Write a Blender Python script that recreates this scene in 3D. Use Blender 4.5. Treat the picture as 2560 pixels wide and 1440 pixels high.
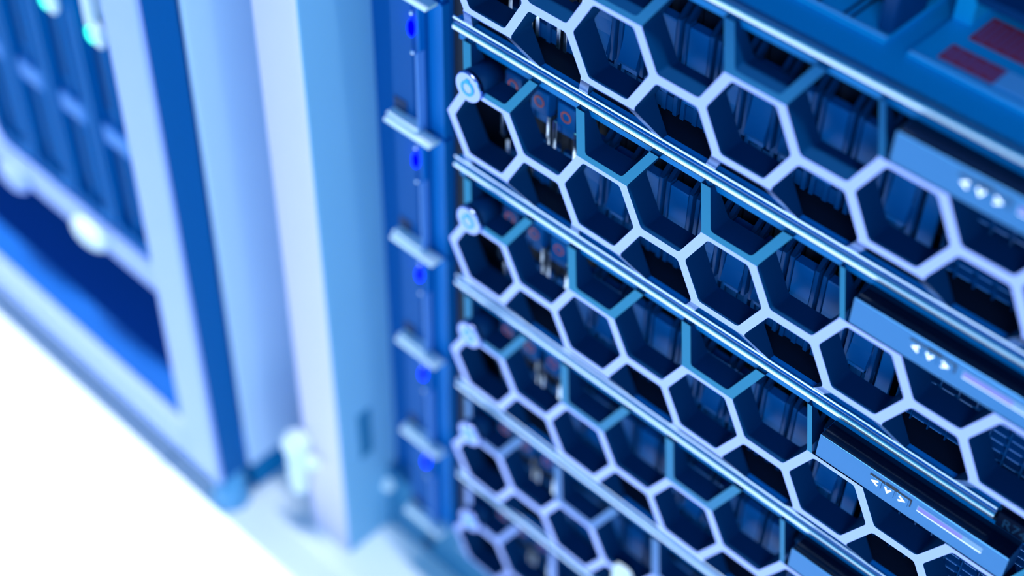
import bpy, bmesh, math
from mathutils import Vector, Matrix
from mathutils.geometry import tessellate_polygon

for o in list(bpy.data.objects):
    bpy.data.objects.remove(o, do_unlink=True)
S = bpy.context.scene
COL = S.collection
MM = 0.001
FLOOR = -490.0            # floor height in rack millimetres (0 = fold line of the second server's bezel)

def W(x, y, z):
    return Vector((x * MM, y * MM, (z - FLOOR) * MM))

# ------------------------------------------------------------------ camera
cam_d = bpy.data.cameras.new('camera')
cam = bpy.data.objects.new('camera', cam_d)
COL.objects.link(cam)
S.camera = cam
rx, ry, rz = 2.20939313, 0.898366448, -0.348043121
th = math.sqrt(rx * rx + ry * ry + rz * rz)
R = Matrix.Rotation(th, 3, Vector((rx, ry, rz)) / th)      # world -> (right, down, forward)
mw = Matrix(((R[0][0], -R[1][0], -R[2][0]),
             (R[0][1], -R[1][1], -R[2][1]),
             (R[0][2], -R[1][2], -R[2][2]))).to_4x4()
mw.translation = W(439.667, -426.147, 465.877)
cam.matrix_world = mw
cam_d.sensor_width = 36.0
cam_d.lens = 3830.40 / 2560 * 36.0
cam_d.clip_start = 0.01
cam_d.clip_end = 50
cam_d.dof.use_dof = True
cam_d.dof.focus_distance = 0.700
cam_d.dof.aperture_fstop = 3.0

# ------------------------------------------------------------------ world and lamps
wd = bpy.data.worlds.new('world')
S.world = wd
wd.use_nodes = True
nt = wd.node_tree
bg = nt.nodes['Background']
tc = nt.nodes.new('ShaderNodeTexCoord')
sx = nt.nodes.new('ShaderNodeSeparateXYZ')
rp = nt.nodes.new('ShaderNodeValToRGB')
mp = nt.nodes.new('ShaderNodeMapRange')
nt.links.new(tc.outputs['Generated'], sx.inputs[0])
nt.links.new(sx.outputs['Z'], mp.inputs['Value'])
mp.inputs['From Min'].default_value = -0.6
mp.inputs['From Max'].default_value = 1.0
nt.links.new(mp.outputs['Result'], rp.inputs[0])
e = rp.color_ramp.elements
e[0].position = 0.0; e[0].color = (0.0, 0.30, 0.85, 1)
e[1].position = 1.0; e[1].color = (0.0, 0.04, 0.22, 1)
for p_, c_ in ((0.22, (0.0, 0.32, 0.85, 1)), (0.29, (0.15, 0.98, 1.05, 1)), (0.45, (0.15, 0.98, 1.05, 1)), (0.54, (0.0, 0.18, 0.55, 1))):
    m_ = e.new(p_); m_.color = c_
nt.links.new(rp.outputs[0], bg.inputs['Color'])
bg.inputs['Strength'].default_value = 0.85

def area(name, loc, target, sx_, sy_, power, color):
    l = bpy.data.lights.new(name, 'AREA')
    l.shape = 'RECTANGLE'; l.size = sx_; l.size_y = sy_; l.energy = power; l.color = color
    o = bpy.data.objects.new(name, l); COL.objects.link(o)
    o.location = loc
    o.rotation_euler = (Vector(target) - Vector(loc)).to_track_quat('-Z', 'Y').to_euler()
    return o
area('aisle_ceiling_lamp', (-0.75, -0.062, 2.8), (-0.75, -0.062, 0), 2.6, 0.03, 185, (0.80, 0.91, 1.0))
area('front_fill_light', (1.5, -1.9, 1.7), (-0.1, 0.0, 0.5), 1.0, 1.0, 32, (0.30, 0.62, 1.0))  # added fill light, brightens fronts and right-facing sides

S.view_settings.view_transform = 'Standard'
S.view_settings.look = 'None'
S.view_settings.exposure = 0.0
S.view_settings.gamma = 1.0
S.view_settings.use_curve_mapping = False

# ------------------------------------------------------------------ materials
def mat(name, color, rough=0.5, metal=0.0, emis=None, estr=0.0, noise=0.0, nscale=400.0, spec=0.5, coat=0.0, bump=0.0):
    m = bpy.data.materials.new(name); m.use_nodes = True
    t = m.node_tree; b = t.nodes['Principled BSDF']
    b.inputs['Base Color'].default_value = (*color, 1)
    b.inputs['Roughness'].default_value = rough
    b.inputs['Metallic'].default_value = metal
    b.inputs['Specular IOR Level'].default_value = spec
    b.inputs['Coat Weight'].default_value = coat
    if emis:
        b.inputs['Emission Color'].default_value = (*emis, 1)
        b.inputs['Emission Strength'].default_value = estr
    if noise or bump:
        g = t.nodes.new('ShaderNodeTexCoord'); n = t.nodes.new('ShaderNodeTexNoise')
        n.inputs['Scale'].default_value = nscale; n.inputs['Detail'].default_value = 3
        t.links.new(g.outputs['Object'], n.inputs['Vector'])
        if noise:
            r = t.nodes.new('ShaderNodeMapRange')
            r.inputs['To Min'].default_value = max(0.02, rough - noise); r.inputs['To Max'].default_value = rough + noise
            t.links.new(n.outputs['Fac'], r.inputs['Value']); t.links.new(r.outputs['Result'], b.inputs['Roughness'])
        if bump:
            bp = t.nodes.new('ShaderNodeBump'); bp.inputs['Strength'].default_value = bump; bp.inputs['Distance'].default_value = 0.0003
            t.links.new(n.outputs['Fac'], bp.inputs['Height']); t.links.new(bp.outputs['Normal'], b.inputs['Normal'])
    return m

M = {}
M['bezel'] = mat('brushed_bezel_metal', (0.295, 0.375, 0.76), 0.19, 1.0, noise=0.05, nscale=1500, bump=0.05)
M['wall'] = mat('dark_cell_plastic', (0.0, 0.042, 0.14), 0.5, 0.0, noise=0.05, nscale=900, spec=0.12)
M['rail'] = mat('polished_rail_metal', (0.64, 0.77, 1.0), 0.27, 1.0)
M['plate'] = mat('blue_steel_plate', (0.0, 0.42, 0.82), 0.42, 0.1, noise=0.06, nscale=700)
M['lip'] = mat('blue_lip_metal', (0.0, 0.34, 0.90), 0.45, 0.0, noise=0.05, nscale=700, spec=0.2)
M['dark'] = mat('black_interior', (0.002, 0.008, 0.03), 0.6)
M['gloss_black'] = mat('glossy_black_plastic', (0.002, 0.008, 0.03), 0.12, 0, noise=0.02)
M['carrier'] = mat('blue_carrier_plastic', (0.0, 0.11, 0.36), 0.34, 0.0, noise=0.06, nscale=900, bump=0.2, spec=0.12)
M['carrier_rib'] = mat('carrier_rib_plastic', (0.0, 0.07, 0.24), 0.35, 0.0, spec=0.12)
M['silver'] = mat('silver_carrier_rail', (0.72, 0.82, 0.95), 0.22, 1.0)
M['ring'] = mat('red_ring_print', (0.75, 0.10, 0.07), 0.5)
M['red_led'] = mat('red_lamp', (0.5, 0.01, 0.02), 0.4, emis=(1, 0.02, 0.04), estr=0.35)
M['blue_led'] = mat('blue_lamp', (0.0, 0.0, 0.8), 0.3, emis=(0.0, 0.0, 1.0), estr=9.0, spec=0.0)
M['led_core'] = mat('blue_lamp_core', (0.8, 0.9, 1), 0.3, emis=(0.7, 0.8, 1.0), estr=6.0)
M['green_led'] = mat('green_lamp', (0.0, 0.6, 0.4), 0.3, emis=(0.0, 1.0, 0.62), estr=3.0)
M['lcd_face'] = mat('satin_panel_metal', (0.04, 0.175, 0.40), 0.36, 0.7, noise=0.05, nscale=900)
M['chevron'] = mat('lit_chevron', (0.8, 0.85, 1), 0.4, emis=(0.82, 0.86, 1.0), estr=1.3)
M['display'] = mat('lit_display', (0.02, 0.04, 0.1), 0.4, emis=(0.22, 0.50, 0.95), estr=0.85, spec=0.1)
M['display_text'] = mat('lit_display_violet', (0.02, 0.03, 0.1), 0.4, emis=(0.26, 0.27, 1.0), estr=0.9, spec=0.1)
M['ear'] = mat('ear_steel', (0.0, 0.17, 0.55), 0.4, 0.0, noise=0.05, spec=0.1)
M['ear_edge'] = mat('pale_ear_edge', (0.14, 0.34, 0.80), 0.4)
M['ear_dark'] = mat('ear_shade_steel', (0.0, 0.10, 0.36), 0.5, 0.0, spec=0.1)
M['paint'] = mat('pale_rack_paint', (0.84, 0.70, 0.93), 0.42, 0.0, noise=0.05, nscale=60)
M['paint2'] = mat('pale_blue_rack_paint', (0.42, 0.51, 0.94), 0.4, 0.0, noise=0.05, nscale=60)
M['post_shade'] = mat('shaded_post_paint', (0.28, 0.56, 0.80), 0.5, 0.0, noise=0.05, nscale=60, spec=0.2)  # post paint with the inner face's shade put into the colour
M['panel'] = mat('pale_side_panel_paint', (0.58, 0.74, 1.0), 0.45, 0.0, noise=0.05, nscale=60)
M['gasket'] = mat('dark_blue_door_edge', (0.0, 0.115, 0.37), 0.5, spec=0.1)
M['white'] = mat('white_fitting', (0.92, 0.96, 1.0), 0.35)
M['teal'] = mat('teal_plinth_paint', (0.03, 0.22, 0.42), 0.5)
M['plate_blue'] = mat('mid_blue_base_plate', (0.01, 0.13, 0.50), 0.5, spec=0.1)
M['base_teal'] = mat('teal_base_paint', (0.0, 0.22, 0.50), 0.6, spec=0.1)
M['foot'] = mat('blue_grey_foot', (0.10, 0.36, 0.66), 0.4)
M['navy'] = mat('navy_interior', (0.004, 0.03, 0.12), 0.6)
M['blade'] = mat('blade_blue_metal', (0.0, 0.14, 0.44), 0.5, 0.0, spec=0.03)
M['blade_dark'] = mat('blade_slot', (0.0, 0.03, 0.13), 0.6, spec=0.1)
M['blade_light'] = mat('blade_latch', (0.05, 0.26, 0.72), 0.45, 0.0, spec=0.2)
M['red_print'] = mat('red_label_print', (0.75, 0.03, 0.06), 0.6)
M['red_print2'] = mat('dusky_red_label_cells', (0.55, 0.10, 0.26), 0.6)
M['card'] = mat('blue_card_plastic', (0.0, 0.44, 0.84), 0.45)
M['card_light'] = mat('light_card_plastic', (0.25, 0.60, 1.0), 0.45)
M['device'] = mat('dark_blue_device', (0.0, 0.05, 0.18), 0.4, 0.0, spec=0.2)
M['badge_text'] = mat('badge_print', (0.008, 0.05, 0.11), 0.6, spec=0.1)
M['badge'] = mat('matt_black_badge', (0.001, 0.006, 0.025), 0.6, spec=0.05)
M['rib_dark'] = mat('dark_carrier_frame', (0.0, 0.03, 0.11), 0.5, spec=0.1)
M['band'] = mat('blue_band_metal', (0.0, 0.22, 0.58), 0.45, noise=0.05, nscale=700, spec=0.15)
M['ledge'] = mat('pale_ear_ledge', (0.80, 0.92, 1.0), 0.4)

fl = bpy.data.materials.new('white_floor_tiles'); fl.use_nodes = True; M['floor'] = fl
t = fl.node_tree; b = t.nodes['Principled BSDF']
g = t.nodes.new('ShaderNodeTexCoord'); br = t.nodes.new('ShaderNodeTexBrick')
mpn = t.nodes.new('ShaderNodeMapping'); mpn.inputs['Location'].default_value = (0.268, 0.33, 0)
t.links.new(g.outputs['Object'], mpn.inputs['Vector']); t.links.new(mpn.outputs['Vector'], br.inputs['Vector'])
br.offset = 0.0; br.inputs['Scale'].default_value = 1.0
br.inputs['Brick Width'].default_value = 0.6; br.inputs['Row Height'].default_value = 0.6
br.inputs['Mortar Size'].default_value = 0.003
br.inputs['Color1'].default_value = (0.92, 0.95, 0.97, 1); br.inputs['Color2'].default_value = (0.90, 0.94, 0.97, 1)
br.inputs['Mortar'].default_value = (0.62, 0.72, 0.8, 1)
t.links.new(br.outputs['Color'], b.inputs['Base Color']); b.inputs['Roughness'].default_value = 0.35

# ------------------------------------------------------------------ mesh helpers (all in mm)
class MB:
    def __init__(self):
        self.bm = bmesh.new(); self.slots = []
    def si(self, m):
        if m not in self.slots: self.slots.append(m)
        return self.slots.index(m)
    def box(self, x0, x1, y0, y1, z0, z1, m, bev=0.0, seg=2):
        r = bmesh.ops.create_cube(self.bm, size=1.0)
        vs = r['verts']
        for v in vs:
            v.co = Vector(((x0 + x1) / 2 + v.co.x * (x1 - x0), (y0 + y1) / 2 + v.co.y * (y1 - y0), (z0 + z1) / 2 + v.co.z * (z1 - z0)))
        fs = set(f for v in vs for f in v.link_faces)
        i = self.si(m)
        for f in fs: f.material_index = i
        if bev > 0:
            es = set(e for v in vs for e in v.link_edges)
            r = bmesh.ops.bevel(self.bm, geom=list(es), offset=bev, segments=seg, affect='EDGES', profile=0.5)
            for f in r['faces']: f.material_index = i
        return self
    def poly_x(self, prof, x0, x1, m, smooth=False):          # profile of (y, z) swept along X
        i = self.si(m); n = len(prof)
        a = [self.bm.verts.new((x0, p[0], p[1])) for p in prof]
        c = [self.bm.verts.new((x1, p[0], p[1])) for p in prof]
        for k in range(n):
            f = self.bm.faces.new((a[k], a[(k + 1) % n], c[(k + 1) % n], c[k])); f.material_index = i; f.smooth = smooth
        for L in (a, c):
            f = self.bm.faces.new(L); f.material_index = i
        return self
    def poly_y(self, prof, y0, y1, m, hole=None):              # profile of (x, z) swept along Y
        i = self.si(m); loops = [prof] + ([hole] if hole else [])
        for y in (y0, y1):
            pts = [Vector((p[0], y, p[1])) for L in loops for p in L]
            vs = [self.bm.verts.new(p) for p in pts]
            for tri in tessellate_polygon([[Vector((p[0], p[1], 0)) for p in L] for L in loops]):
                f = self.bm.faces.new([vs[k] for k in tri]); f.material_index = i
        for L in loops:
            n = len(L)
            for k in range(n):
                p, q = L[k], L[(k + 1) % n]
                f = self.bm.faces.new([self.bm.verts.new(c) for c in ((p[0], y0, p[1]), (q[0], y0, q[1]), (q[0], y1, q[1]), (p[0], y1, p[1]))])
                f.material_index = i
        return self
    def cyl_y(self, cx, cz, r, y0, y1, m, n=40, bev=0.0, smooth=True):
        rings = [(y0, r - bev), (y0 + bev, r), (y1, r)] if bev else [(y0, r), (y1, r)]
        i = self.si(m); R_ = []
        for y, rr in rings:
            R_.append([self.bm.verts.new((cx + rr * math.cos(2 * math.pi * k / n), y, cz + rr * math.sin(2 * math.pi * k / n))) for k in range(n)])
        for a, c in zip(R_, R_[1:]):
            for k in range(n):
                f = self.bm.faces.new((a[k], a[(k + 1) % n], c[(k + 1) % n], c[k])); f.material_index = i; f.smooth = smooth
        for L in (R_[0], R_[-1]):
            f = self.bm.faces.new(L); f.material_index = i
        return self
    def cyl_z(self, cx, cy, z0, z1, rad, m, n=28):             # rad: list of (z fraction, radius)
        i = self.si(m); R_ = []
        for fz, rr in rad:
            z = z0 + (z1 - z0) * fz
            R_.append([self.bm.verts.new((cx + rr * math.cos(2 * math.pi * k / n), cy + rr * math.sin(2 * math.pi * k / n), z)) for k in range(n)])
        for a, c in zip(R_, R_[1:]):
            for k in range(n):
                f = self.bm.faces.new((a[k], a[(k + 1) % n], c[(k + 1) % n], c[k])); f.material_index = i; f.smooth = True
        for L in (R_[0], R_[-1]):
            f = self.bm.faces.new(L); f.material_index = i
        return self
    def ball(self, c, r, m, sc=(1, 1, 1)):
        q = bmesh.ops.create_uvsphere(self.bm, u_segments=20, v_segments=12, radius=r)
        i = self.si(m)
        for v in q['verts']:
            v.co = Vector((c[0] + v.co.x * sc[0], c[1] + v.co.y * sc[1], c[2] + v.co.z * sc[2]))
        for f in set(f for v in q['verts'] for f in v.link_faces): f.material_index = i; f.smooth = True
        return self
    def build(self, name, parent=None, off=(0, 0, 0), normals=True):
        if normals: bmesh.ops.recalc_face_normals(self.bm, faces=self.bm.faces)
        for v in self.bm.verts: v.co = (v.co - Vector(off)) * MM
        me = bpy.data.meshes.new(name); self.bm.to_mesh(me); self.bm.free()
        for m in self.slots: me.materials.append(M[m])
        o = bpy.data.objects.new(name, me); COL.objects.link(o)
        if parent: o.parent = parent
        return o

def thing(name, label, cat, loc, group=None, kind=None):
    o = bpy.data.objects.new(name, None); COL.objects.link(o)
    o.empty_display_size = 0.02
    o.location = loc; tag(o, label, cat, group, kind)
    return o
def tag(o, label=None, cat=None, group=None, kind=None):
    if label: o['label'] = label
    if cat: o['category'] = cat
    if group: o['group'] = group
    if kind: o['kind'] = kind
def copy_tree(o, parent=None):
    c = o.copy(); COL.objects.link(c)
    if parent: c.parent = parent
    for ch in list(o.children): copy_tree(ch, c)
    return c

# ------------------------------------------------------------------ floor
mb = MB(); mb.box(-3500, 2500, -4000, 2500, -20, 0, 'floor')
fo = mb.build('floor'); tag(fo, 'white tiled floor of the server room', 'floor', kind='structure')

# ------------------------------------------------------------------ hexagonal bezel
G, E, H = 12.044, 25.506, 21.771
P = 2 * (G + E)
SW = 4.7
ZT, ZB, ZC = 17.8, -61.2, -44.5

def fold(z):
    if z > 0: return z * 9.2 / 18.0
    if z < ZC: return (ZC - z) * 10.5 / 17.0
    return 0.0

def hexpts(cx, cz):
    return [(cx - G - E / 2, cz), (cx - E / 2, cz - H), (cx + E / 2, cz - H), (cx + G + E / 2, cz), (cx + E / 2, cz + H), (cx - E / 2, cz + H)]

def inset(poly, ds):                       # CCW polygon, distance per edge (edge k: k -> k+1); positive is inward
    n = len(poly); lines = []
    for k in range(n):
        (ax, az), (bx, bz) = poly[k], poly[(k + 1) % n]
        dx, dz = bx - ax, bz - az; L = math.hypot(dx, dz)
        nx, nz = -dz / L, dx / L
        lines.append(((ax + nx * ds[k], az + nz * ds[k]), (dx, dz)))
    out = []
    for k in range(n):
        (p, d), (q, f) = lines[k - 1], lines[k]
        den = d[0] * f[1] - d[1] * f[0]
        s = ((q[0] - p[0]) * f[1] - (q[1] - p[1]) * f[0]) / den
        out.append((p[0] + d[0] * s, p[1] + d[1] * s))
    return out

def rounded(poly, r, seg=5):
    n = len(poly); out = []
    for k in range(n):
        p0, p1, p2 = Vector(poly[k - 1]), Vector(poly[k]), Vector(poly[(k + 1) % n])
        u = (p0 - p1).normalized(); v = (p2 - p1).normalized()
        ang = u.angle(v); d = r / math.tan(ang / 2)
        a, b = p1 + u * d, p1 + v * d
        c = p1 + (u + v).normalized() * (r / math.sin(ang / 2))
        a0 = math.atan2(a.y - c.y, a.x - c.x); a1 = math.atan2(b.y - c.y, b.x - c.x)
        da = (a1 - a0 + math.pi) % (2 * math.pi) - math.pi
        out += [(c.x + r * math.cos(a0 + da * s / seg), c.y + r * math.sin(a0 + da * s / seg)) for s in range(seg + 1)]
    return out

def clip(poly, zmin, zmax):
    for lim, sgn in ((zmax, 1), (zmin, -1)):
        out = []
        for k in range(len(poly)):
            a, b = poly[k], poly[(k + 1) % len(poly)]
            ia, ib = (a[1] - lim) * sgn <= 0, (b[1] - lim) * sgn <= 0
            if ia: out.append(a)
            if ia != ib:
                s = (lim - a[1]) / (b[1] - a[1]); out.append((a[0] + (b[0] - a[0]) * s, lim))
        poly = out
    return poly

def bezel_grille():
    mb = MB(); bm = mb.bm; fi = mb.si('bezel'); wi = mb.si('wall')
    cells = []
    for k in range(6):
        cx = G + E / 2 + k * P
        for cz in (H, -H, -3 * H):
            if cz > 0 and k in (3, 4): continue
            cells.append((cx, cz, k == 0, k == 5, None))
    for k in range(5):
        cx = 2 * G + 1.5 * E + k * P
        for cz in (0, -2 * H):
            cells.append((cx, cz, False, False, 0.0 if (cz == 0 and k == 3) else None))
    for cx, cz, left, right, lim in cells:
        hp = hexpts(cx, cz)
        ds = [0] * 6
        if left: ds[0] = ds[5] = -SW / 2
        if right: ds[2] = ds[3] = -SW / 2
        outer = inset(hp, ds) if (left or right) else hp
        inner = rounded(inset(hp, [SW / 2] * 6), 2.6)
        zt = ZT + 0.6; zi = ZT + 0.1
        if lim is not None: zt, zi = 0.4, 0.3
        outer = clip(outer, ZB - 0.6, zt); inner = clip(inner, ZB - 0.1, zi)
        if lim is None and cz < -2.5 * H or cz > 0.5 * H or (cz == 0 and lim is None) or cz < -1.5 * H: pass
        vo = [bm.verts.new((p[0], 0, p[1])) for p in outer]
        vi = [bm.verts.new((p[0], 0, p[1])) for p in inner]
        allv = vo + vi
        for tri in tessellate_polygon([[Vector((p[0], p[1], 0)) for p in outer], [Vector((p[0], p[1], 0)) for p in inner]]):
            try:
                f = bm.faces.new([allv[j] for j in tri]); f.material_index = fi
            except ValueError: pass
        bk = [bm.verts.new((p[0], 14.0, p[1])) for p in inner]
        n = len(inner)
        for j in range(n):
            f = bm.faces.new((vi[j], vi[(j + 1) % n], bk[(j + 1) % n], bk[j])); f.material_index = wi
        if left or right:
            xs = [p[0] for p in outer]; mid = cx
            for j in range(len(outer)):
                a, b = outer[j], outer[(j + 1) % len(outer)]
                side = (a[0] < mid - E / 2 + 1 and b[0] < mid - E / 2 + 1) if left else (a[0] > mid + E / 2 - 1 and b[0] > mid + E / 2 - 1)
                if side and abs(a[1] - b[1]) > 0.5:
                    f = bm.faces.new((vo[j], vo[(j + 1) % len(outer)], bm.verts.new((b[0], 14, b[1])), bm.verts.new((a[0], 14, a[1])))); f.material_index = wi
    geo = lambda: bm.verts[:] + bm.edges[:] + bm.faces[:]
    bmesh.ops.remove_doubles(bm, verts=bm.verts, dist=0.01)
    bmesh.ops.bisect_plane(bm, geom=geo(), plane_co=(0, 0, 0), plane_no=(0, 0, 1), dist=1e-4)
    bmesh.ops.bisect_plane(bm, geom=geo(), plane_co=(0, 0, ZC), plane_no=(0, 0, 1), dist=1e-4)
    bmesh.ops.bisect_plane(bm, geom=geo(), plane_co=(0, 0, ZT), plane_no=(0, 0, 1), dist=1e-4, clear_outer=True)
    bmesh.ops.bisect_plane(bm, geom=geo(), plane_co=(0, 0, ZB), plane_no=(0, 0, -1), dist=1e-4, clear_outer=True)
    bmesh.ops.delete(bm, geom=[f for f in bm.faces if f.calc_center_median().z > 0.001 and 2 * G + E + 3 * P - 12 < f.calc_center_median().x < G + 4 * P - 1.5 and f.calc_center_median().z < 0.5], context='FACES')
    for v in bm.verts:
        if v.co.y < 1: v.co.y = fold(v.co.z)
    return mb

X0, X1 = -6.0, 431.0
def arc(cy, cz, r, a0, a1, n):
    return [(cy + r * math.cos(math.radians(a0 + (a1 - a0) * k / n)), cz + r * math.sin(math.radians(a0 + (a1 - a0) * k / n))) for k in range(n + 1)]

BASE = -62.6       # bottom of a server below its fold line
def make_server():
    root = thing('rack_server', 'x', 'server', (0, 0, 0), 'servers with honeycomb bezels stacked in the rack')
    OFF = (0, 0, BASE)
    # chassis: floor, roof, sides and a dark back wall inside
    c = MB()
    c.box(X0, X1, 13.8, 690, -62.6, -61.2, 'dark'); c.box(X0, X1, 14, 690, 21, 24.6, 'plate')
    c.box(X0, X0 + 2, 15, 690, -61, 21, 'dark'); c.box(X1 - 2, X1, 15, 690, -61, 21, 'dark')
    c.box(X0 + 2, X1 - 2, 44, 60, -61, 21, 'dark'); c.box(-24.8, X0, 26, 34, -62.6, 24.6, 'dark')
    ch = c.build('chassis', root, OFF)
    # bezel
    bz = bezel_grille().build('bezel', root, OFF)
    # bottom lip and top trim bar: rounded polished profiles
    l = MB()
    l.poly_x([(14, -61.1), (10.9, -61.0), (10.9, -62.0), (14, -62.3)], X0, 322.0, 'lip')
    l.build('bottom_lip', bz, OFF)
    l = MB()
    l.poly_x(arc(10.5, -61.1, 0.6, 90, 180, 10) + arc(10.5, -61.8, 0.6, 180, 268, 10), X0 - 2, 322.0, 'rail')
    l.build('bottom_rail', bz, OFF)
    l = MB()
    l.poly_x(arc(11.5, 22.4, 2.3, 92, 180, 24) + [(9.2, 21.3), (9.5, 21.0), (12.5, 20.9), (14, 21.2), (14, 24.7)], X0 - 2, 322.0, 'rail')
    l.build('top_rail', bz, OFF)
    l = MB()
    l.poly_x([(12.2, 14.6), (12.2, 18.4), (12.8, 18.8), (12.8, 21.5), (15, 21.5), (15, 14.6)], X0, X1, 'band')
    l.box(X0, X1, 11.0, 12.6, 18.9, 20.9, 'dark')  # black strip stands in for the undercut shadow beneath the top rail
    l.build('top_band', bz, OFF)
    # key lock
    l = MB()
    l.cyl_y(13.6, 2.0, 8.6, -1.8, 0.6, 'bezel', 48, 0.5)
    l.cyl_y(13.6, 2.0, 7.9, 0.6, 1.6, 'dark', 40)
    l.cyl_y(13.6, 2.0, 8.4, 1.6, 16, 'wall', 40)
    ring = lambda r: [(13.6 + r * math.cos(2 * math.pi * k / 32), 1.6 + r * math.sin(2 * math.pi * k / 32)) for k in range(32)]
    l.poly_y(ring(4.4), -2.2, -1.7, 'plate', ring(2.9))
    l.cyl_y(13.6, 1.6, 2.7, -2.0, -1.7, 'bezel', 32)
    l.box(12.4, 14.8, -2.3, -1.7, 5.2, 7.0, 'plate', 0.2)
    l.build('key_lock', bz, OFF)
    # control unit with lit buttons and display
    l = MB()
    l.box(238.9, 337.2, 0.3, 12.2, 0.25, 14.8, 'lcd_face', 0.3)
    l.box(239.3, 336.8, 0.9, 13.9, 14.6, 15.1, 'gloss_black')
    l.box(239.5, 336.5, 12.5, 15.5, 15.1, 23, 'gloss_black')
    l.box(267.2, 275.0, 0.1, 0.5, 11.0, 12.1, 'dark'); l.box(275.4, 282.2, 0.1, 0.5, 10.9, 12.7, 'dark'); l.box(282.0, 289.2, 0.1, 0.5, 11.2, 12.1, 'dark')
    for x, z0 in ((274.0, 8.2), (281.3, 8.0), (288.6, 7.4)): l.box(x, x + 0.6, 0.1, 0.5, z0, 11.6, 'dark')
    l.build('control_unit', bz, OFF)
    for cx, cz, rot in ((270.4, 8.6, 0), (277.2, 8.3, 90), (284.6, 8.6, 180)):
        l = MB()
        l.box(cx - 3.2, cx + 3.2, -0.05, 0.5, cz - 2.6, cz + 2.4, 'lcd_face', 0.15)
        pts = [(-1.9, 0), (1.3, 1.9), (1.75, 1.1), (-0.1, 0), (1.75, -1.1), (1.3, -1.9)]
        a = math.radians(rot)
        pts = [(cx + p[0] * math.cos(a) - p[1] * math.sin(a), cz + p[0] * math.sin(a) + p[1] * math.cos(a)) for p in pts]
        l.poly_y(pts, -0.2, 0.0, 'chevron')
        o = l.build('arrow_button', bz, OFF); o['label'] = 'button with a lit white arrow'
    l = MB()
    l.box(292.4, 325.4, 0.0, 0.5, 8.2, 11.6, 'display', 0.15)
    l.box(292.9, 315.5, -0.1, 0.1, 8.8, 11.3, 'display_text')
    l.box(292.6, 325.2, -0.12, 0.1, 8.2, 8.45, 'chevron')
    o = l.build('display', bz, OFF); o['label'] = 'lit blue and violet display strip'
    # model badge plate at the end of the rails
    l = MB()
    l.box(323.5, 352, 9.0, 12.2, -70.2, -60.8, 'badge', 0.6)
    l.build('badge_plate', bz, OFF)
    cu = bpy.data.curves.new('badge_text', 'FONT'); cu.body = 'R740'; cu.size = 7.6 * MM; cu.extrude = 0.1 * MM; cu.space_character = 1.0
    to = bpy.data.objects.new('badge_text', cu); COL.objects.link(to)
    dg = bpy.context.evaluated_depsgraph_get()
    me = bpy.data.meshes.new_from_object(to.evaluated_get(dg)); bpy.data.objects.remove(to, do_unlink=True)
    me.materials.clear(); me.materials.append(M['badge_text'])
    to = bpy.data.objects.new('badge_text', me); COL.objects.link(to); to.parent = bz
    to.rotation_euler = (math.pi / 2, 0, 0); to.location = (326.2 * MM, 8.9 * MM, (-68.2 - BASE) * MM)
    # left ear: steel flange, raised edge, lamp and bottom ledge
    l = MB()
    l.box(-36.5, -25, 19.5, 24, -65, 21, 'ear', 0.4)
    l.box(-26.2, -24.6, 18.6, 24, -65, 21, 'ear', 0.3)
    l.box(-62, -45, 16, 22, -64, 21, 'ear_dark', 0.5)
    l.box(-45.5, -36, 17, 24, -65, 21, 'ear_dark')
    ear = l.build('ear', root, OFF)
    l = MB()
    l.box(-38.3, -37.0, 11.5, 18, -64, -11, 'ear_edge', 0.6)
    l.box(-38.2, -36.5, 13.0, 18, -11, 22, 'ear', 0.5)
    l.build('raised_edge', ear, OFF)
    l = MB()
    l.box(-62, -26, 8.0, 17, -67.3, -65.2, 'ledge', 0.6)
    l.box(-61, -37, 9.5, 17, -62.7, -61.1, 'ledge', 0.5)
    l.build('ledge', ear, OFF)
    l = MB()
    l.ball((-41.6, 12.5, 2.4), 2.3, 'blue_led', (1, 0.8, 2.2))
    o = l.build('status_lamp', ear, OFF); o['label'] = 'glowing blue status lamp'
    for z in (11.5, -13.0):
        l = MB(); l.ball((-41.6, 13.2, z), 1.3, 'silver'); l.build('screw', ear, OFF)
    l = MB(); l.ball((18.5, 17.5, -1.0), 1.5, 'red_led')
    o = l.build('fault_lamp', root, OFF); o['label'] = 'tiny red lamp beside the key lock'
    # drive carriers
    cpro = {}
    for k in range(13):
        x = 24.4 + 17.85 * k
        kind = 'ring' if k < 3 else 'blank'
        if kind not in cpro:
            l = MB(); rib = 'silver' if kind == 'ring' else 'carrier_rib'
            for s in (-1, 1):
                xa, xb = sorted((s * 5.7, s * 7.9))
                if kind == 'ring':
                    l.box(xa, xb, 19, 24, -38, -8, rib, 0.5)
                    l.box(xa, xb, 26, 30, -8, 14, 'carrier_rib', 0.3)
                else:
                    l.box(xa, xb, 19.6, 25, -44, -3.5, rib, 0.4)
                    l.poly_x([(19.6, -3.6), (25, -3.6), (31, 4.5), (28.5, 4.5)], xa, xb, 'rib_dark')
                    l.box((xa + xb) / 2 - 0.8, (xa + xb) / 2 + 0.8, 27.6, 32, 3.8, 14.4, rib, 0.2)
                l.box(xa, xb, 23.5, 28, -58, -43, rib, 0.2)
            l.box(-5.6, 5.6, 25, 34, -58, -50, 'carrier_rib')
            l.box(-1.2, 1.2, 24, 27, -58, -42, 'carrier_rib')
            l.box(-8.4, 8.4, 34, 43, -59, 15, 'dark')
            if kind == 'ring':
                l.box(-5.5, 5.5, 23, 27, -17, -10, 'carrier', 0.3); l.box(-5.5, 5.5, 25, 28, -34, -30, 'carrier', 0.3)
            body = l.build('drive_carrier', root)
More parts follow.
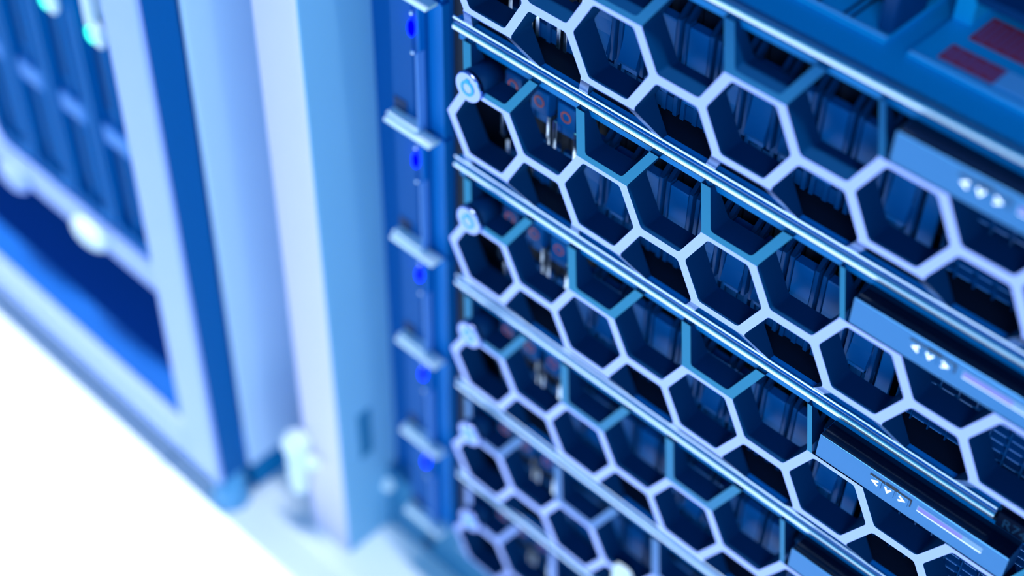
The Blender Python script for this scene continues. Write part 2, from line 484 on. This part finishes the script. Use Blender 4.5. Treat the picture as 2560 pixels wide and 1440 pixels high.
            if kind == 'ring':
                l = MB()
                l.box(-5.9, 5.9, 19.5, 26, -9.0, 4.5, 'carrier', 0.7)
                rg = lambda r: [(r * math.cos(2 * math.pi * q / 28), -2.2 + r * math.sin(2 * math.pi * q / 28)) for q in range(28)]
                l.poly_y(rg(3.3), 19.2, 19.6, 'ring', rg(2.4))
                o = l.build('release_button', body); o['label'] = 'square button with a red ring'
            else:
                l = MB()
                prof = [(20.2, -5), (20.0, -6), (20.4, -24), (19.8, -31), (18.2, -37), (17.6, -39.5), (18.3, -41.2), (21, -41.6), (25, -41.6), (25, -5)]
                l.poly_x(prof, -5.2, 5.2, 'carrier', False)
                l.box(-5.0, 3.8, 20.6, 25, -45.6, -41.8, 'carrier', 0.3)
                l.build('release_handle', body)
            cpro[kind] = body
            body.location = (x * MM, 0, -BASE * MM)
        else:
            b2 = copy_tree(cpro[kind], root); b2.location = (x * MM, 0, -BASE * MM)
    # strap and vent
    l = MB()
    l.box(249.5, 256.5, 19, 21, -58, 14, 'carrier', 0.3); l.box(243.5, 246.3, 20, 24, -52, -30, 'carrier_rib', 0.3)
    l.build('retaining_strap', root, OFF)
    l = MB()
    x = 258.0
    while x < 428:
        l.box(x, x + 0.7, 25.2, 27.2, -60, 18, 'carrier_rib'); x += 9.0
    z = -57.0; row = 0
    while z < 18:
        l.poly_x([(24.8, z), (25.2, z + 0.7), (28.5, z + 2.0), (28.5, z + 1.2)], 258, 428, 'carrier_rib'); z += 5.2; row += 1
    for r_ in range(15):
        for q in range(19): l.box(259.5 + 9 * q, 265.5 + 9 * q, 24.6, 25.0, -57.0 + 5.2 * r_, -56.6 + 5.2 * r_, 'ear_edge')
    l.build('vent_grille', root, OFF)
    return root

srv = make_server()
PITCH = 88.9
LBL = ['topmost server, its honeycomb bezel just below the two red labels',
       'second server from the top, its round key lock just above the left bezel end',
       'third server from the top, with the sharply focused lit arrow buttons on its bezel',
       'fourth server from the top, its control panel cut by the lower picture edge',
       'fifth server from the top, second from the bottom, strongly blurred honeycomb bezel',
       'lowest server of the stack, mostly below the picture and nearest the floor']
servers = [srv] + [copy_tree(srv) for _ in range(5)]
for n, s in enumerate(servers):
    s.location = W(0, 0, -PITCH * (n - 1) + BASE)
    s['label'] = LBL[n]

# ------------------------------------------------------------------ main rack cabinet
rk = thing('server_rack', 'pale grey rack cabinet that holds the stacked servers, its post beside the blue lamps', 'server rack', W(-118, 15, FLOOR))
OF = (-118, 15, FLOOR)
TOP = 1500
l = MB(); l.box(-140, -100, -16, 46, FLOOR, TOP, 'paint', 3.0, 3); post = l.build('post', rk, OF)
l = MB(); l.box(-101, -99.4, -14.5, 45, FLOOR + 1, TOP, 'post_shade', 0.5); l.build('shaded_inner_face', rk, OF)  # added sheet whose darker colour stands for shade on the post's inner face
l = MB(); l.box(495, 535, -16, 46, FLOOR, TOP, 'paint', 3.0, 3); l.build('post', rk, OF)
l = MB(); l.box(-140, -136, 46, 900, FLOOR + 20, TOP, 'paint'); l.build('side_panel', rk, OF)
l = MB(); l.box(531, 535, 46, 900, FLOOR + 20, TOP, 'paint'); l.build('side_panel', rk, OF)
l = MB(); l.box(-98, 495, 4, 600, 206, 209, 'teal', 0.5); l.build('light_blocker', rk, OF)  # unseen board added to keep overhead light off the top server's lid
l = MB(); l.box(-100, 495, 26, 60, FLOOR, -424, 'teal', 1.5); l.build('plinth', rk, OF)
l = MB(); l.box(-100, -66, 36, 40, -424, TOP, 'ear_dark'); l.build('filler_strip', rk, OF)
l = MB()
l.box(-68, -64, 24, 60, -424, TOP, 'ear_dark'); l.box(-64, -24, 24.5, 27, -424, TOP, 'ear_dark')
for n in range(24):
    z = 150 - 29.63 * n
    l.box(-60.5, -51, 15.4, 16.2, z - 4.5, z + 4.5, 'navy') if n % 3 == 1 else l.box(-60, -51, 24.2, 24.6, z - 4.5, z + 4.5, 'navy')
l.build('mounting_rail', rk, OF)
l = MB(); l.box(-100.2, -98.4, 2, 14, -392, -345, 'teal', 0.6); o = l.build('slot', rk, OF)
l = MB(); l.ball((-97, 27, -440), 7.5, 'white', (0.6, 1, 1)); l.build('screw', rk, OF)
l = MB()
l.ball((-140, -22, -388), 11, 'white'); l.ball((-126, -21, -398), 7, 'white', (1, 0.8, 0.8))
l.cyl_z(-143, -21, -447, -396, [(0, 4), (0.1, 7), (0.8, 8), (1, 6)], 'white')
l.build('hinge', rk, OF)

# ------------------------------------------------------------------ neighbouring rack
LEAN = math.radians(0.0)
rn = thing('server_rack', 'neighbouring pale blue rack cabinet at the left with an open framed front', 'server rack', W(-200, -40, FLOOR))
ON = (-200, -40, FLOOR)
ZN = -450
l = MB(); l.box(-228, -192, -60, -55, ZN, TOP, 'paint2', 1.5); l.box(-900, -228, -60, -53, ZN, -414, 'paint2', 1.5)
l.build('door_frame', rn, ON)
l = MB(); l.box(-228, -192, -55, -33, ZN, TOP, 'gasket', 0.8)
o = l.build('door_edge', rn, ON); o['label'] = 'dark blue edge of the door frame'
l = MB(); l.box(-194, -190, -31, 900, ZN, TOP, 'panel', 1.2); l.build('side_panel', rn, ON)
l = MB(); l.box(-900, -194, -52, 900, ZN + 4, ZN + 26, 'plate_blue'); l.build('bottom_plate', rn, ON)
l = MB(); l.box(-900, -194, 150, 160, ZN + 10, TOP, 'navy'); l.build('back_wall', rn, ON)
l = MB(); l.box(-240, -197, -24, 900, FLOOR, ZN, 'base_teal'); l.build('base', rn, ON)
for fx, fy in ((-204, -43), (-860, -43)):
    l = MB(); l.cyl_z(fx, fy, FLOOR, ZN, [(0, 15), (0.15, 15), (0.25, 12.5), (1, 12.5)], 'foot'); l.build('levelling_foot', rn, ON)

# blade enclosure and its blade servers
YB = -25
en = thing('blade_enclosure', 'blade enclosure in the neighbouring rack with a pale ledge under its modules', 'enclosure', W(-560, 40, -338))
OE = (-560, 40, -338)
l = MB(); l.box(-894, -252, YB - 3, YB + 20, -336, -309, 'paint2', 4, 3); l.box(-894, -252, YB + 20, 140, -336, -330, 'navy')
l.build('ledge', en, OE)
l = MB(); l.box(-262, -254, YB - 2, 140, -309, 260, 'blade', 0.6); l.box(-894, -886, YB - 2, 140, -309, 260, 'blade', 0.6); l.box(-886, -262, 100, 140, -309, 260, 'navy')
l.build('frame', en, OE)
l = MB(); l.ball((-362, YB - 5, -326), 16, 'white', (1.3, 0.45, 0.7)); l.build('catch', en, OE)
l = MB(); l.ball((-463, YB - 5, -332), 16, 'paint2', (1.2, 0.45, 0.8)); l.build('catch', en, OE)

def make_blade():
    r = thing('blade_server', 'x', 'blade server', (0, 0, 0), 'blade servers in the neighbouring rack')
    l = MB()
    z0, z1 = 0, 250
    out = rounded([(-24.5, z0), (24.5, z0), (24.5, z1), (-24.5, z1)], 9)
    inn = rounded([(-18.5, z0 + 9), (18.5, z0 + 9), (18.5, z1 - 6), (-18.5, z1 - 6)], 7)
    l.poly_y(out, -4, 6, 'blade', inn)
    l.box(-22, 22, 4, 90, z0 + 3, z1 - 3, 'blade')
    l.build('shell', r)
    for x0, x1 in ((-15, -6), (6, 15)):
        for a, c_ in ((14, 84), (116, 196)):
            l = MB(); l.box(x0, x1, 3.2, 4.2, a, c_, 'blade_dark'); l.build('vent_slot', r)
    l = MB(); l.box(-3.5, 3.5, 0.5, 4.2, 12, 200, 'blade', 0.8); l.build('divider', r)
    l = MB(); l.box(-15, 15, -3, 4, 90, 108, 'blade_light', 3, 3); l.build('latch', r)
    l = MB(); l.ball((2, -4, 190), 6.3, 'green_led', (1, 0.6, 1.1)); o = l.build('power_lamp', r); o['label'] = 'glowing green lamp'
    l = MB()
    l.box(3, 12, -10, 4, 199, 240, 'white', 3, 3); l.ball((14, -7, 197), 6, 'white', (1.0, 0.7, 1.7))
    l.build('handle', r)
    return r
b0 = make_blade()
BL = ['rightmost blade server, beside the door frame, its green lamp fully in view',
      'second blade server from the door frame, its green lamp cut by the upper edge',
      'third blade server from the door frame, its lamp out of view',
      'fourth blade server from the door frame, at the left edge of the picture']
for k in range(4):
    bl = b0 if k == 0 else copy_tree(b0)
    bl.location = W(-307 - 51 * k, YB + 4, -305)
    bl['label'] = BL[k]

# ------------------------------------------------------------------ things lying on the topmost server's lid
ZL = PITCH + 24.8
t1 = thing('cable_tray', 'dark blue tray box with a rounded front edge on the top lid', 'tray', W(150, 40, ZL))
OT = (150, 40, ZL)
l = MB(); l.box(60, 211, 30, 300, ZL, ZL + 1.6, 'card', 0.4); l.box(60, 210.5, 31.5, 33, ZL + 1.6, ZL + 2.4, 'card_light', 0.2); l.build('base', t1, OT)
for x in (176, 188.5, 192):
    l = MB(); l.box(x, x + 1.2, 34, 52, ZL + 1.6, ZL + 2.0, 'navy'); l.build('seam', t1, OT)
l = MB(); l.box(60, 211, 46, 300, ZL + 9, ZL + 30, 'device', 3.0, 4); l.box(62, 208, 52, 300, ZL + 1.6, ZL + 9.5, 'dark'); l.build('cover', t1, OT)
l = MB(); l.box(204, 211, 34, 60, ZL + 1.6, ZL + 26, 'device', 1.5); l.build('side_post', t1, OT)
t2 = thing('card_cage', 'flat blue card cage with a dark opening at the upper right corner', 'card cage', W(260, 60, ZL))
OC = (260, 60, ZL)
l = MB(); l.box(221, 330, 30, 300, ZL, ZL + 1.5, 'card', 0.4); l.box(221.5, 330, 30.6, 32.2, ZL + 1.5, ZL + 2.2, 'card_light', 0.3); l.build('base', t2, OC)
l = MB(); l.box(221, 229.5, 62, 300, ZL + 1.5, ZL + 18, 'card', 0.5); l.box(229.5, 330, 60, 300, ZL + 14, ZL + 18, 'device', 0.8); l.box(229.5, 330, 120, 130, ZL + 1.5, ZL + 14, 'dark'); l.build('cover', t2, OC)
l = MB(); l.box(255.5, 290, 35.5, 47.5, ZL + 1.5, ZL + 1.9, 'card_light'); l.build('light_strip', t2, OC)
for (y0, y1, x0, x1, lab) in ((36, 47.5, 231, 255, 'red gridded label lying in front of the dark opening'), (55, 74, 233, 275, 'red gridded label inside the shaded opening of the card cage')):
    l = MB(); l.box(x0, x1, y0, y1, ZL + 1.5, ZL + 1.75, 'red_print')
    nx = int((x1 - x0) / 3); 
    for i in range(nx):
        l.box(x0 + 1 + i * 3, x0 + 3.2 + i * 3, y0 + 2.4, y1 - 2.4, ZL + 1.7, ZL + 1.85, 'red_print2')
        if i % 2: l.box(x0 + 0.8 + i * 3, x0 + 2.6 + i * 3, y0 + 0.7, y0 + 2.0, ZL + 1.7, ZL + 1.85, 'red_print2'); l.box(x0 + 0.8 + i * 3, x0 + 2.6 + i * 3, y1 - 2.0, y1 - 0.7, ZL + 1.7, ZL + 1.85, 'red_print2')
    o = l.build('red_label', None, (x0, y0, ZL + 1.5)); o.location = W(x0, y0, ZL + 1.5)
    tag(o, lab, 'label', 'red labels on the card cage')

# small white tag against a lower bezel
mb = MB(); mb.poly_y(rounded([(133.5, -312), (147, -312), (147, -278), (133.5, -278)], 5), -2.6, -0.1, 'white')
o = mb.build('tag', None, (140, 0, -312)); o.location = W(140, 0, -312)
tag(o, 'small white tag on the fifth bezel, cut by the lower picture edge', 'tag')
# the neighbouring rack stands a touch out of plumb on its levelling feet
piv = W(-200, -40, FLOOR)
rotm = Matrix.Translation(piv) @ Matrix.Rotation(math.radians(0.9), 4, 'Y') @ Matrix.Translation(-piv)
bpy.context.view_layer.update()
for o in [rn, en] + [o for o in COL.objects if o.parent is None and o.name.startswith('blade_server')]:
    o.matrix_world = rotm @ o.matrix_world
